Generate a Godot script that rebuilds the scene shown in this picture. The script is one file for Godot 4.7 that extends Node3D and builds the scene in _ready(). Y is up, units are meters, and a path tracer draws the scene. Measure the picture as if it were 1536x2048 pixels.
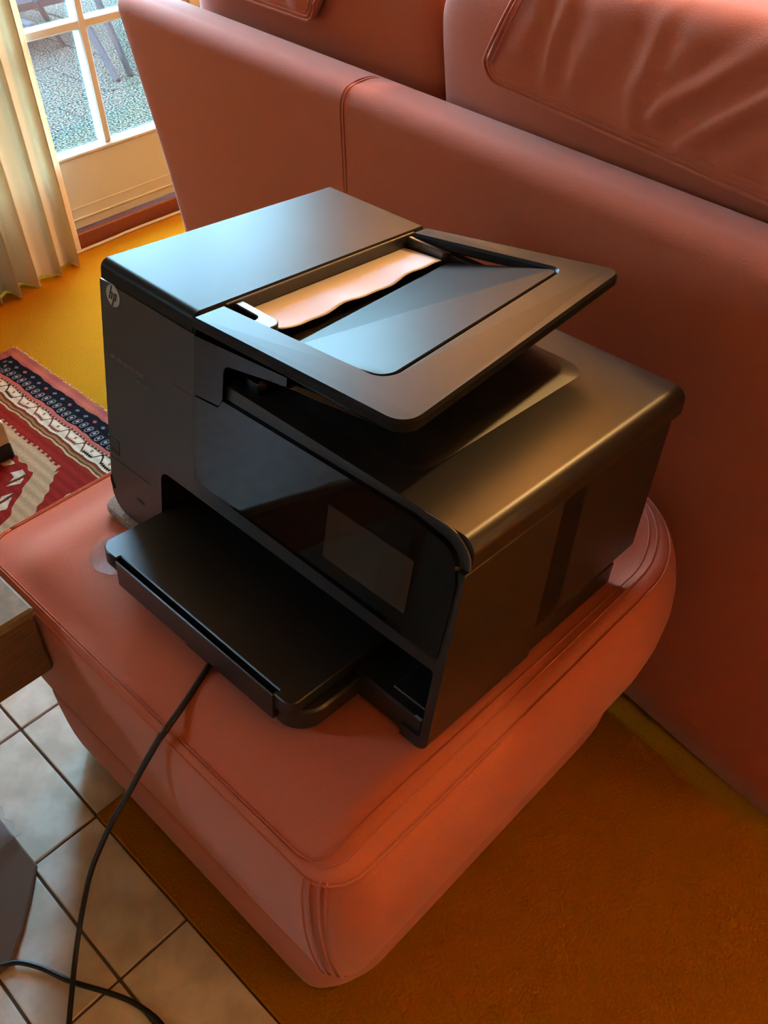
extends Node3D
# A black multifunction printer standing on a salmon ottoman behind a sofa, beside a terrace door.

const FOV := 58.2019
var PB: Basis            # the printer's axes
var PO := Vector3(0.10156, 0.44017, 0.11607)
var M := {}
var taken := {}

# ---------------------------------------------------------------- naming
func numbered(called: String) -> String:
	if not taken.has(called):
		taken[called] = 0
		return called
	taken[called] += 1
	return "%s_%03d" % [called, taken[called]]

func tag(o: Node, label: String, category: String, group := "", kind := "") -> void:
	o.set_meta("label", label)
	o.set_meta("category", category)
	if group != "":
		o.set_meta("group", group)
	if kind != "":
		o.set_meta("kind", kind)

func thing(called: String, label: String, category: String, at := Vector3.ZERO, group := "") -> Node3D:
	var o := Node3D.new()
	o.name = numbered(called)
	o.position = at
	add_child(o, true)
	tag(o, label, category, group)
	return o

func put(called: String, mesh: Mesh, m: Material, parent: Node = null) -> MeshInstance3D:
	var o := MeshInstance3D.new()
	o.mesh = mesh
	o.material_override = m
	o.cast_shadow = GeometryInstance3D.SHADOW_CASTING_SETTING_ON
	if parent == null:
		o.name = numbered(called)
		add_child(o, true)
	else:
		o.name = called
		parent.add_child(o, true)
	return o

func setting(called: String, mesh: Mesh, m: Material, label: String) -> MeshInstance3D:
	var o := put(called, mesh, m)
	o.set_meta("kind", "structure")
	o.set_meta("label", label)
	return o

# ---------------------------------------------------------------- mesh helpers (quads are given counter-clockwise seen from outside)
func begin() -> SurfaceTool:
	var st := SurfaceTool.new()
	st.begin(Mesh.PRIMITIVE_TRIANGLES)
	return st

func done(st: SurfaceTool) -> ArrayMesh:
	st.generate_normals()
	return st.commit()

func tri(st: SurfaceTool, a: Vector3, b: Vector3, c: Vector3) -> void:
	st.add_vertex(a)
	st.add_vertex(c)
	st.add_vertex(b)

func quad(st: SurfaceTool, a: Vector3, b: Vector3, c: Vector3, d: Vector3) -> void:
	tri(st, a, b, c)
	tri(st, a, c, d)

func out_poly(st: SurfaceTool, p: Array, outward: Vector3) -> void:
	var n: Vector3 = (p[1] - p[0]).cross(p[2] - p[0])
	var flip := n.dot(outward) < 0.0
	for i in range(1, p.size() - 1):
		if flip:
			tri(st, p[0], p[i + 1], p[i])
		else:
			tri(st, p[0], p[i], p[i + 1])

# a box with chamfered edges; t places it
func box(st: SurfaceTool, t: Transform3D, size: Vector3, b := 0.003) -> void:
	st.set_smooth_group(-1)
	var h := size * 0.5
	b = minf(b, minf(h.x, minf(h.y, h.z)) * 0.9)
	for ax in 3:
		var u := (ax + 1) % 3
		var v := (ax + 2) % 3
		for s in [-1.0, 1.0]:
			var p := []
			for q in [[-1, -1], [1, -1], [1, 1], [-1, 1]]:
				var k := Vector3.ZERO
				k[ax] = s * h[ax]
				k[u] = q[0] * (h[u] - b)
				k[v] = q[1] * (h[v] - b)
				p.append(t * k)
			var n := Vector3.ZERO
			n[ax] = s
			out_poly(st, p, t.basis * n)
		for su in [-1.0, 1.0]:
			for sv in [-1.0, 1.0]:
				var p := []
				for q in [[-1, 0], [1, 0], [1, 1], [-1, 1]]:
					var k := Vector3.ZERO
					k[ax] = q[0] * (h[ax] - b)
					k[u] = su * (h[u] - (b if q[1] == 0 else 0.0))
					k[v] = sv * (h[v] - (0.0 if q[1] == 0 else b))
					p.append(t * k)
				var n := Vector3.ZERO
				n[u] = su
				n[v] = sv
				out_poly(st, p, t.basis * n)
	for sx in [-1.0, 1.0]:
		for sy in [-1.0, 1.0]:
			for sz in [-1.0, 1.0]:
				var s := Vector3(sx, sy, sz)
				out_poly(st, [t * (s * Vector3(h.x, h.y - b, h.z - b)), t * (s * Vector3(h.x - b, h.y, h.z - b)), t * (s * Vector3(h.x - b, h.y - b, h.z))], t.basis * s)

func span(st: SurfaceTool, lo: Vector3, hi: Vector3, b := 0.003) -> void:
	box(st, Transform3D(Basis.IDENTITY, (lo + hi) * 0.5), (hi - lo).abs(), b)

func span_mesh(lo: Vector3, hi: Vector3, b := 0.003) -> ArrayMesh:
	var st := begin()
	span(st, lo, hi, b)
	return done(st)

# rounded outline: corners as [x, y, radius]
func outline(c: Array, seg := 7) -> PackedVector2Array:
	var r := PackedVector2Array()
	var n := c.size()
	for i in n:
		var p := Vector2(c[i][0], c[i][1])
		var a := Vector2(c[(i + n - 1) % n][0], c[(i + n - 1) % n][1])
		var b := Vector2(c[(i + 1) % n][0], c[(i + 1) % n][1])
		var rad: float = c[i][2]
		if rad <= 0.0:
			r.append(p)
			continue
		var da := (a - p).normalized()
		var db := (b - p).normalized()
		var ang := acos(clampf(da.dot(db), -1, 1))
		var t := minf(rad / tan(ang * 0.5), 0.49 * minf((a - p).length(), (b - p).length()))
		var rr := t * tan(ang * 0.5)
		var ctr := p + (da + db).normalized() * (rr / sin(ang * 0.5))
		var s := p + da * t - ctr
		var e := p + db * t - ctr
		var sw := s.angle_to(e)
		for k in seg + 1:
			r.append(ctr + s.rotated(sw * k / seg))
	return r

func area(p: PackedVector2Array) -> float:
	var a := 0.0
	for i in p.size():
		a += p[i].cross(p[(i + 1) % p.size()])
	return a * 0.5

func inset(p: PackedVector2Array, b: float) -> PackedVector2Array:
	var r := PackedVector2Array()
	var n := p.size()
	for i in n:
		var d0 := (p[i] - p[(i + n - 1) % n]).normalized()
		var d1 := (p[(i + 1) % n] - p[i]).normalized()
		var n0 := Vector2(-d0.y, d0.x)
		var n1 := Vector2(-d1.y, d1.x)
		var m := (n0 + n1).normalized()
		r.append(p[i] + m * (b / maxf(0.4, m.dot(n0))))
	return r

# extrude an outline (x, y) along z from z0 to z1; place(x, y, z) -> Vector3 gives the point; both rims bevelled
func extrude(st: SurfaceTool, p: PackedVector2Array, z0: float, z1: float, b: float, place: Callable) -> void:
	if area(p) < 0.0:
		p.reverse()
	var q := inset(p, b) if b > 0.0 else p
	var idx := Geometry2D.triangulate_polygon(q)
	var a0: Vector3 = place.call(0, 0, 0)
	var hand: float = (place.call(1, 0, 0) - a0).cross(place.call(0, 1, 0) - a0).dot(place.call(0, 0, 1) - a0)
	var rings := []
	for lv in ([[q, z0], [p, z0 + b], [p, z1 - b], [q, z1]] if b > 0.0 else [[p, z0], [p, z1]]):
		var ring := PackedVector3Array()
		for v in lv[0]:
			ring.append(place.call(v.x, v.y, lv[1]))
		rings.append(ring)
	var n := p.size()
	st.set_smooth_group(-1)
	for i in range(0, idx.size(), 3):
		var tr := [idx[i], idx[i + 1], idx[i + 2]]
		if (q[tr[1]] - q[tr[0]]).cross(q[tr[2]] - q[tr[0]]) < 0.0:
			tr.reverse()
		if hand < 0.0:
			tr.reverse()
		var top: PackedVector3Array = rings[rings.size() - 1]
		var bot: PackedVector3Array = rings[0]
		tri(st, top[tr[0]], top[tr[1]], top[tr[2]])
		tri(st, bot[tr[2]], bot[tr[1]], bot[tr[0]])
	# sides: smooth only where the outline bends gently
	for k in rings.size() - 1:
		for i in n:
			var j := (i + 1) % n
			var d0 := (p[i] - p[(i + n - 1) % n]).normalized()
			var d1 := (p[j] - p[i]).normalized()
			var d2 := (p[(j + 1) % n] - p[j]).normalized()
			var soft := d0.dot(d1) > 0.85 or d1.dot(d2) > 0.85
			st.set_smooth_group(k + 1 if soft else -1)
			if hand > 0.0:
				quad(st, rings[k][i], rings[k][j], rings[k + 1][j], rings[k + 1][i])
			else:
				quad(st, rings[k][j], rings[k][i], rings[k + 1][i], rings[k + 1][j])

func extrude_mesh(p: PackedVector2Array, z0: float, z1: float, b: float, place: Callable) -> ArrayMesh:
	var st := begin()
	extrude(st, p, z0, z1, b, place)
	return done(st)

# rings of equal size joined into a skin; orientation is fixed from the centre line
func loft(st: SurfaceTool, rings: Array, closed := true, cap0 := true, cap1 := true, group := 1) -> void:
	var n: int = rings[0].size()
	var vol := 0.0
	var c := Vector3.ZERO
	for r in rings:
		for v in r:
			c += v
	c /= rings.size() * n
	for k in rings.size() - 1:
		for i in (n if closed else n - 1):
			var j := (i + 1) % n
			var a: Vector3 = rings[k][i]
			var b: Vector3 = rings[k][j]
			var d: Vector3 = rings[k + 1][i]
			vol += (b - a).cross(d - a).dot((a + b + d) / 3.0 - c)
	var fl := vol < 0.0
	st.set_smooth_group(group)
	for k in rings.size() - 1:
		for i in (n if closed else n - 1):
			var j := (i + 1) % n
			if fl:
				quad(st, rings[k][j], rings[k][i], rings[k + 1][i], rings[k + 1][j])
			else:
				quad(st, rings[k][i], rings[k][j], rings[k + 1][j], rings[k + 1][i])
	for e in [[cap0, 0, true], [cap1, rings.size() - 1, false]]:
		if not e[0]:
			continue
		var r: PackedVector3Array = rings[e[1]]
		var m := Vector3.ZERO
		for v in r:
			m += v
		m /= n
		for i in n:
			var j := (i + 1) % n
			if e[2] != fl:
				tri(st, r[j], r[i], m)
			else:
				tri(st, r[i], r[j], m)

func smooth_path(p: Array, steps := 6) -> Array:
	var r := []
	for i in p.size() - 1:
		var a: Vector3 = p[maxi(i - 1, 0)]
		var b: Vector3 = p[i]
		var c: Vector3 = p[i + 1]
		var d: Vector3 = p[mini(i + 2, p.size() - 1)]
		for k in steps:
			r.append(b.cubic_interpolate(c, a, d, float(k) / steps))
	r.append(p[p.size() - 1])
	return r

func tube(st: SurfaceTool, path: Array, rad: float, seg := 8, flat := 1.0) -> void:
	var rings := []
	var up := Vector3.UP
	for i in path.size():
		var t: Vector3 = (path[mini(i + 1, path.size() - 1)] - path[maxi(i - 1, 0)]).normalized()
		if i == 0 and absf(t.dot(up)) > 0.9:
			up = Vector3.RIGHT
		var s := t.cross(up).normalized()
		up = s.cross(t).normalized()
		var ring := PackedVector3Array()
		for k in seg:
			var a := TAU * k / seg
			ring.append(path[i] + (s * cos(a) + up * sin(a) * flat) * rad)
		rings.append(ring)
	loft(st, rings)

func tube_mesh(path: Array, rad: float, seg := 8) -> ArrayMesh:
	var st := begin()
	tube(st, path, rad, seg)
	return done(st)

func lathe(st: SurfaceTool, prof: Array, at: Vector3, seg := 24) -> void:
	var rings := []
	for p in prof:
		var ring := PackedVector3Array()
		for k in seg:
			var a := TAU * k / seg
			ring.append(at + Vector3(cos(a) * p[0], p[1], sin(a) * p[0]))
		rings.append(ring)
	loft(st, rings)

func lathe_mesh(prof: Array, at: Vector3, seg := 24) -> ArrayMesh:
	var st := begin()
	lathe(st, prof, at, seg)
	return done(st)

# a soft cushion: superellipsoid with a wrinkle function
func pillow(st: SurfaceTool, t: Transform3D, half: Vector3, e := 0.3, wrinkle = null, nu := 56, nv := 40) -> void:
	var rings := []
	for i in nv + 1:
		var ph := -PI / 2 + PI * i / nv
		var ring := PackedVector3Array()
		for k in nu:
			var th := TAU * k / nu
			var cp := pow(absf(cos(ph)), e)
			var v := Vector3(signf(cos(th)) * pow(absf(cos(th)), e) * cp, signf(sin(ph)) * pow(absf(sin(ph)), e), signf(sin(th)) * pow(absf(sin(th)), e) * cp)
			var p := v * half
			if wrinkle != null:
				p = wrinkle.call(p, v)
			ring.append(t * p)
		rings.append(ring)
	loft(st, rings)

# ---------------------------------------------------------------- materials
func noise(freq: float, seed: int, octaves := 3, size := 512, kind := FastNoiseLite.TYPE_SIMPLEX_SMOOTH) -> NoiseTexture2D:
	var f := FastNoiseLite.new()
	f.noise_type = kind
	f.seed = seed
	f.frequency = freq
	f.fractal_octaves = octaves
	var t := NoiseTexture2D.new()
	t.width = size
	t.height = size
	t.seamless = true
	t.noise = f
	return t

func tinted(freq: float, seed: int, lo: Color, hi: Color, octaves := 4, size := 512) -> NoiseTexture2D:
	var t := noise(freq, seed, octaves, size)
	var g := Gradient.new()
	g.set_color(0, lo)
	g.set_color(1, hi)
	g.set_offset(0, 0.25)
	g.set_offset(1, 0.75)
	t.color_ramp = g
	return t

func mat(name_: String, c: Color, rough := 0.6, metal := 0.0, spec := 0.5) -> StandardMaterial3D:
	var m := StandardMaterial3D.new()
	m.resource_name = name_
	m.albedo_color = c
	m.roughness = rough
	m.metallic = metal
	m.metallic_specular = spec
	M[name_] = m
	return m

func tri_map(m: StandardMaterial3D, scale: float, world := false) -> void:
	m.uv1_triplanar = true
	m.uv1_world_triplanar = world
	m.uv1_scale = Vector3.ONE * scale

func relief(m: StandardMaterial3D, t: Texture2D, cm: float) -> void:
	m.heightmap_enabled = true
	m.heightmap_texture = t
	m.heightmap_scale = cm

func make_materials() -> void:
	var pile := noise(0.09, 3, 4)
	var m := mat("salmon_velour", Color(1, 1, 1), 0.85, 0.0, 0.2)
	m.albedo_texture = tinted(0.12, 11, Color(0.695, 0.375, 0.275), Color(0.72, 0.395, 0.295))
	tri_map(m, 8.0)
	relief(m, pile, 0.035)
	m.rim_enabled = true
	m.rim = 0.4
	m.rim_tint = 0.9
	m = mat("salmon_seam", Color(0.66, 0.35, 0.26), 0.9, 0.0, 0.1)
	m = mat("carpet_pile", Color(1, 1, 1), 0.95, 0.0, 0.1)
	m.albedo_texture = tinted(0.16, 5, Color(0.61, 0.42, 0.06), Color(0.64, 0.44, 0.07))
	tri_map(m, 2.0, true)
	relief(m, noise(0.2, 8, 3), 0.15)
	m = mat("satin_black", Color(0.095, 0.095, 0.098), 0.36, 0.0, 0.55)
	m = mat("satin_top", Color(0.10, 0.103, 0.106), 0.35, 0.0, 0.2)
	relief(m, noise(0.25, 21, 2), 0.004)
	tri_map(m, 12.0)
	m = mat("gloss_black", Color(0.018, 0.018, 0.022), 0.06, 0.0, 0.5)
	m = mat("screen_glass", Color(0.19, 0.15, 0.125), 0.08, 0.0, 0.6)
	m = mat("dark_recess", Color(0.03, 0.03, 0.032), 0.6)
	m = mat("guide_plastic", Color(0.16, 0.165, 0.17), 0.35, 0.0, 0.6)
	m = mat("logo_silver", Color(0.62, 0.62, 0.62), 0.45, 0.3)
	m = mat("print_grey", Color(0.46, 0.44, 0.42), 0.6)
	m = mat("metal_rim", Color(0.45, 0.42, 0.38), 0.25, 0.8)
	m = mat("white_paper", Color(0.80, 0.80, 0.83), 0.8)
	m = mat("cord_rubber", Color(0.025, 0.025, 0.025), 0.45)
	m = mat("white_paint", Color(0.65, 0.645, 0.61), 0.45)
	m = mat("mahogany", Color(1, 1, 1), 0.5)
	m.albedo_texture = tinted(0.02, 40, Color(0.38, 0.17, 0.09), Color(0.47, 0.23, 0.12))
	m.uv1_scale = Vector3(6, 40, 6)
	m.uv1_triplanar = true
	m = mat("wall_paint", Color(0.82, 0.72, 0.57), 0.9)
	m = mat("ceiling_paint", Color(0.58, 0.47, 0.34), 0.8)
	m = mat("curtain_cloth", Color(0.86, 0.82, 0.745), 0.9, 0.0, 0.1)
	m.backlight_enabled = true
	m.backlight = Color(0.66, 0.62, 0.55)
	relief(m, noise(0.3, 17, 2), 0.03)
	tri_map(m, 6.0)
	m = mat("glass", Color(0.4, 0.45, 0.45, 0.02), 0.02)
	m.transparency = BaseMaterial3D.TRANSPARENCY_ALPHA
	m = mat("terrace_stone", Color(1, 1, 1), 0.95, 0.0, 0.0)
	m.albedo_texture = tinted(0.10, 71, Color(0.045, 0.047, 0.04), Color(0.25, 0.25, 0.22), 2)
	tri_map(m, 1.6, true)
	relief(m, noise(0.10, 72, 2), 0.2)
	m = mat("terrace_bed", Color(0.22, 0.22, 0.20), 0.95)
	m = mat("lawn", Color(0.25, 0.35, 0.15), 0.95)
	m = mat("chair_metal", Color(0.14, 0.145, 0.155), 0.85, 0.0, 0.05)
	m = mat("mauve_cloth", Color(0.20, 0.165, 0.185), 0.9)
	for k in 4:
		m = mat("tile_%d" % k, Color(1, 1, 1), 0.32, 0.0, 0.5)
		var d := 0.02 * (k - 1.5)
		m.albedo_texture = tinted(0.012, 80 + k, Color(0.79 + d, 0.745 + d, 0.67 + d), Color(0.88 + d, 0.845 + d, 0.78 + d), 5)
		tri_map(m, 2.2, true)
		m.uv1_offset = Vector3(0.13 * k, 0, 0.29 * k)
	m = mat("grout", Color(0.44, 0.40, 0.34), 0.95)
	m = mat("table_stone", Color(1, 1, 1), 0.4)
	m.albedo_texture = tinted(0.02, 91, Color(0.44, 0.385, 0.30), Color(0.53, 0.465, 0.37), 5)
	tri_map(m, 3.0, true)
	m = mat("table_wood", Color(1, 1, 1), 0.6)
	m.albedo_texture = tinted(0.03, 93, Color(0.36, 0.24, 0.15), Color(0.44, 0.30, 0.19), 4)
	m.uv1_triplanar = true
	m.uv1_scale = Vector3(1, 14, 1)
	m = mat("painted_shadow", Color(0.36, 0.235, 0.15), 0.85)  # shade colour for the shadow sheet on the tiles
	m = mat("clear_film", Color(0.7, 0.68, 0.68, 0.08), 0.2, 0.0, 0.12)
	m.transparency = BaseMaterial3D.TRANSPARENCY_ALPHA
	m = mat("cream_paint", Color(0.85, 0.74, 0.55), 0.6)
	m = mat("black_paint", Color(0.06, 0.055, 0.055), 0.5)
	m = mat("grey_fluff", Color(0.62, 0.56, 0.54), 0.95)
	relief(m, noise(0.12, 31, 3), 0.5)
	tri_map(m, 8.0)
	m = mat("orange_cloth", Color(0.95, 0.42, 0.10), 0.85)
	m = mat("rust_cloth", Color(0.62, 0.28, 0.12), 0.85)
	m = mat("fringe", Color(0.72, 0.56, 0.44), 0.95)
	m = mat("lamp_shade", Color(0.95, 0.85, 0.68), 0.8)
	m.backlight_enabled = true
	m.backlight = Color(0.8, 0.7, 0.5)
	m = mat("brass", Color(0.72, 0.55, 0.28), 0.3, 0.9)
	m = mat("bulb_glow", Color(1, 0.8, 0.5), 0.5)
	m.emission_enabled = true
	m.emission = Color(1.0, 0.66, 0.34)
	m.emission_energy_multiplier = 3.0

# ---------------------------------------------------------------- build
func _ready() -> void:
	PB = Basis(Vector3(0.99923288, -0.03696039, -0.0129454), Vector3(0.03564468, 0.99527932, -0.09026927), Vector3(0.01622067, 0.08973858, 0.99583326))
	camera_and_light()
	make_materials()
	room()
	door()
	add_fill_window()
	terrace()
	sofa()
	ottoman()
	printer()
	printer_papers()
	table_and_left_things()
	rug()
	curtain()
	cords()

func camera_and_light() -> void:
	var cam := Camera3D.new()
	cam.name = "camera"
	cam.fov = FOV
	cam.near = 0.02
	cam.far = 200.0
	cam.transform = Transform3D(Basis(Vector3(0.718521, -0.026100, -0.695016), Vector3(-0.451409, 0.742720, -0.494567), Vector3(0.529110, 0.669093, 0.521878)), Vector3(0.428507, 1.185836, 0.480178))
	add_child(cam, true)
	cam.current = true

	var we := WorldEnvironment.new()
	we.name = "world"
	var e := Environment.new()
	e.background_mode = Environment.BG_SKY
	var s := Sky.new()
	var sm := ProceduralSkyMaterial.new()
	sm.sky_top_color = Color(0.56, 0.73, 0.87)
	sm.sky_horizon_color = Color(0.62, 0.85, 0.92)
	sm.sky_curve = 0.25
	sm.ground_horizon_color = Color(0.45, 0.50, 0.45)
	sm.ground_bottom_color = Color(0.25, 0.28, 0.22)
	sm.sky_energy_multiplier = 4.7
	sm.ground_energy_multiplier = 1.5
	s.sky_material = sm
	e.sky = s
	e.tonemap_mode = Environment.TONE_MAPPER_LINEAR
	e.tonemap_exposure = 2.5
	e.sdfgi_enabled = true
	e.ssao_enabled = true
	e.ssil_enabled = true
	we.environment = e
	add_child(we, true)
	uplighter(Vector3(-1.55, 0.0, -2.45), 6.0)
	floor_lamp("low brass lamp with cream shade standing by the wall right of the sofa", Vector3(2.0, 0.0, -0.9), 1.1, 0.6)
	ceiling_lamp(Vector3(0.1, 2.36, -2.0), 1.3)

func floor_lamp(label: String, at: Vector3, energy: float, tall := 1.0) -> void:
	# the lamp that lights the far side of the sofa
	var bm := mat("lamp_brass", Color(0.72, 0.55, 0.28), 0.3, 0.9)
	var sm := mat("shade_cloth", Color(0.95, 0.85, 0.68), 0.8)
	sm.backlight_enabled = true
	sm.backlight = Color(0.9, 0.8, 0.6)
	var gm := mat("lamp_bulb", Color(1, 0.8, 0.5), 0.5)
	gm.emission_enabled = true
	gm.emission = Color(1.0, 0.66, 0.34)
	gm.emission_energy_multiplier = 3.0
	var t := thing("floor_lamp", label, "lamp", at)
	put("base", lathe_mesh([[0.02, 0.0], [0.14, 0.0], [0.14, 0.015], [0.03, 0.03]], Vector3.ZERO), bm, t)
	put("pole", lathe_mesh([[0.012, 0.02], [0.012, 1.45 * tall]], Vector3.ZERO, 12), bm, t)
	var st := begin()
	var rings := []
	for p in [[0.17, 1.40], [0.15, 1.66], [0.148, 1.66], [0.168, 1.40]]:
		var ring := PackedVector3Array()
		for k in 32:
			ring.append(Vector3(cos(TAU * k / 32) * p[0], p[1] + 1.45 * (tall - 1.0), sin(TAU * k / 32) * p[0]))
		rings.append(ring)
	loft(st, rings, true, false, false)
	put("shade", done(st), sm, t)
	st = begin()
	lathe(st, [[0.001, 1.45], [0.025, 1.47], [0.04, 1.52], [0.03, 1.56], [0.001, 1.58]], Vector3(0, 1.45 * (tall - 1.0), 0), 20)
	put("bulb", done(st), gm, t)
	var l := OmniLight3D.new()
	l.name = "lamp_light"
	l.position = Vector3(0, 1.52 + 1.45 * (tall - 1.0), 0)
	l.light_color = Color(1.0, 0.76, 0.42)
	l.light_energy = energy
	l.light_size = 0.03
	l.omni_range = 9.0
	l.omni_attenuation = 2.0
	l.shadow_enabled = true
	t.add_child(l, true)

func uplighter(at: Vector3, energy: float) -> void:
	var bm := mat("uplighter_brass", Color(0.72, 0.55, 0.28), 0.35, 0.9)
	var gm := mat("uplighter_bulb", Color(1, 0.8, 0.5), 0.5)
	gm.emission_enabled = true
	gm.emission = Color(1.0, 0.70, 0.38)
	gm.emission_energy_multiplier = 3.0
	var t := thing("uplighter", "tall brass uplighter with an open bowl standing in the corner beyond the sofa", "lamp", at)
	put("base", lathe_mesh([[0.02, 0.0], [0.14, 0.0], [0.14, 0.015], [0.03, 0.03]], Vector3.ZERO), bm, t)
	put("pole", lathe_mesh([[0.012, 0.02], [0.012, 1.70]], Vector3.ZERO, 12), bm, t)
	put("bowl", lathe_mesh([[0.012, 1.69], [0.08, 1.71], [0.15, 1.76], [0.18, 1.81], [0.176, 1.81], [0.145, 1.766], [0.075, 1.717], [0.012, 1.70]], Vector3.ZERO, 32), bm, t)
	put("bulb", lathe_mesh([[0.001, 1.73], [0.03, 1.745], [0.04, 1.775], [0.03, 1.805], [0.001, 1.82]], Vector3.ZERO, 20), gm, t)
	var l := OmniLight3D.new()
	l.name = "uplighter_light"
	l.position = Vector3(0, 1.775, 0)
	l.light_color = Color(1.0, 0.80, 0.52)
	l.light_energy = energy
	l.light_size = 0.03
	l.omni_range = 9.0
	l.omni_attenuation = 2.0
	l.shadow_enabled = true
	t.add_child(l, true)

func ceiling_lamp(at: Vector3, energy: float) -> void:
	var gm := mat("globe_glow", Color(1, 0.9, 0.7), 0.4)
	gm.emission_enabled = true
	gm.emission = Color(1.0, 0.78, 0.50)
	gm.emission_energy_multiplier = 2.0
	var bm := mat("globe_fitting", Color(0.72, 0.55, 0.28), 0.3, 0.9)
	var t := thing("ceiling_lamp", "round glowing glass lamp hanging under the ceiling beyond the sofa", "lamp", at)
	put("globe", lathe_mesh([[0.001, -0.06], [0.07, -0.05], [0.11, -0.03], [0.125, 0.0], [0.11, 0.03], [0.07, 0.05], [0.03, 0.056]], Vector3.ZERO, 28), gm, t)
	put("stem", lathe_mesh([[0.03, 0.055], [0.03, 0.07], [0.012, 0.08], [0.012, 0.12], [0.05, 0.14]], Vector3.ZERO, 16), bm, t)
	var l := OmniLight3D.new()
	l.name = "globe_light"
	l.light_color = Color(1.0, 0.78, 0.48)
	l.light_energy = energy
	l.light_size = 0.05
	l.omni_range = 9.0
	l.omni_attenuation = 2.0
	l.shadow_enabled = true
	t.add_child(l, true)

# ---------------------------------------------------------------- room
const X0 := -1.94
const X1 := 2.6
const Z0 := -3.2
const Z1 := 2.8
const HH := 2.5
const DZ0 := -1.85
const DZ1 := 0.85
const TX := -0.5756
const TS := 0.2131
const TZ := 0.2948
const TB := 0.1045

func room() -> void:
	# tiled floor: a bed of grout with every tile a piece of its own
	var fl := setting("floor", span_mesh(Vector3(X0 - 0.3, -0.12, Z0 - 0.2), Vector3(X1 + 0.2, -0.004, Z1 + 0.2), 0.001), M.grout, "beige tiled floor under the room")
	var tile_mesh := span_mesh(Vector3(0.002, -0.006, 0.002), Vector3(TS - 0.002, 0.0, TB - 0.002), 0.0012)
	var rng := RandomNumberGenerator.new()
	rng.seed = 4
	for i in range(-4, 5):
		for j in range(-3, 5):
			var x := TX + i * TS
			var z := TZ + j * TB
			if j < 0 and (x > -0.37 or x < -0.8):
				continue
			var o := put("tile", tile_mesh, M["tile_%d" % rng.randi_range(0, 3)], fl)
			o.position = Vector3(x, rng.randf_range(-0.0006, 0.0006), z)
	# the rest of the tiled area, out of view
	# wall to wall carpet, cut round the tiles
	var st := begin()
	var cx := TX + TS
	var pl := func(x, y, z): return Vector3(x, z, y)
	var poly := PackedVector2Array([Vector2(X0 + 0.02, Z0), Vector2(X1, Z0), Vector2(X1, TZ), Vector2(cx, TZ), Vector2(cx, 0.0), Vector2(-0.8, 0.0), Vector2(-0.8, TZ), Vector2(X0 + 0.02, TZ)])
	extrude(st, poly, -0.004, 0.004, 0.002, pl)
	setting("carpet", done(st), M.carpet_pile, "ochre yellow wall to wall carpet")
	var w := 0.25
	# wall with the terrace door
	st = begin()
	span(st, Vector3(X0 - w, -0.1, Z0 - w), Vector3(X0, HH, DZ0), 0.001)
	span(st, Vector3(X0 - w, -0.1, DZ1), Vector3(X0, HH, 1.86), 0.001)
	span(st, Vector3(X0 - w, -0.1, 2.4), Vector3(X0, HH, Z1 + w), 0.001)
	span(st, Vector3(X0 - w, -0.1, 1.86), Vector3(X0, 1.25, 2.4), 0.001)
	span(st, Vector3(X0 - w, 2.16, 1.86), Vector3(X0, HH, 2.4), 0.001)
	span(st, Vector3(X0 - w, 2.16, DZ0), Vector3(X0, HH, DZ1), 0.001)
	setting("wall_left", done(st), M.wall_paint, "wall with the glazed terrace door")
	setting("wall_back", span_mesh(Vector3(X0, -0.1, Z0 - w), Vector3(X1, HH, Z0), 0.001), M.wall_paint, "wall beyond the sofa")
	setting("wall_right", span_mesh(Vector3(X1, -0.1, Z0 - w), Vector3(X1 + w, HH, Z1 + w), 0.001), M.wall_paint, "wall right of the sofa")
	setting("wall_front", span_mesh(Vector3(X0, -0.1, Z1), Vector3(X1, HH, Z1 + w), 0.001), M.wall_paint, "wall behind the viewer")
	setting("ceiling", span_mesh(Vector3(X0 - w, HH, Z0 - w), Vector3(X1 + w, HH + 0.2, Z1 + w), 0.001), M.ceiling_paint, "brown wooden ceiling")

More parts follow.
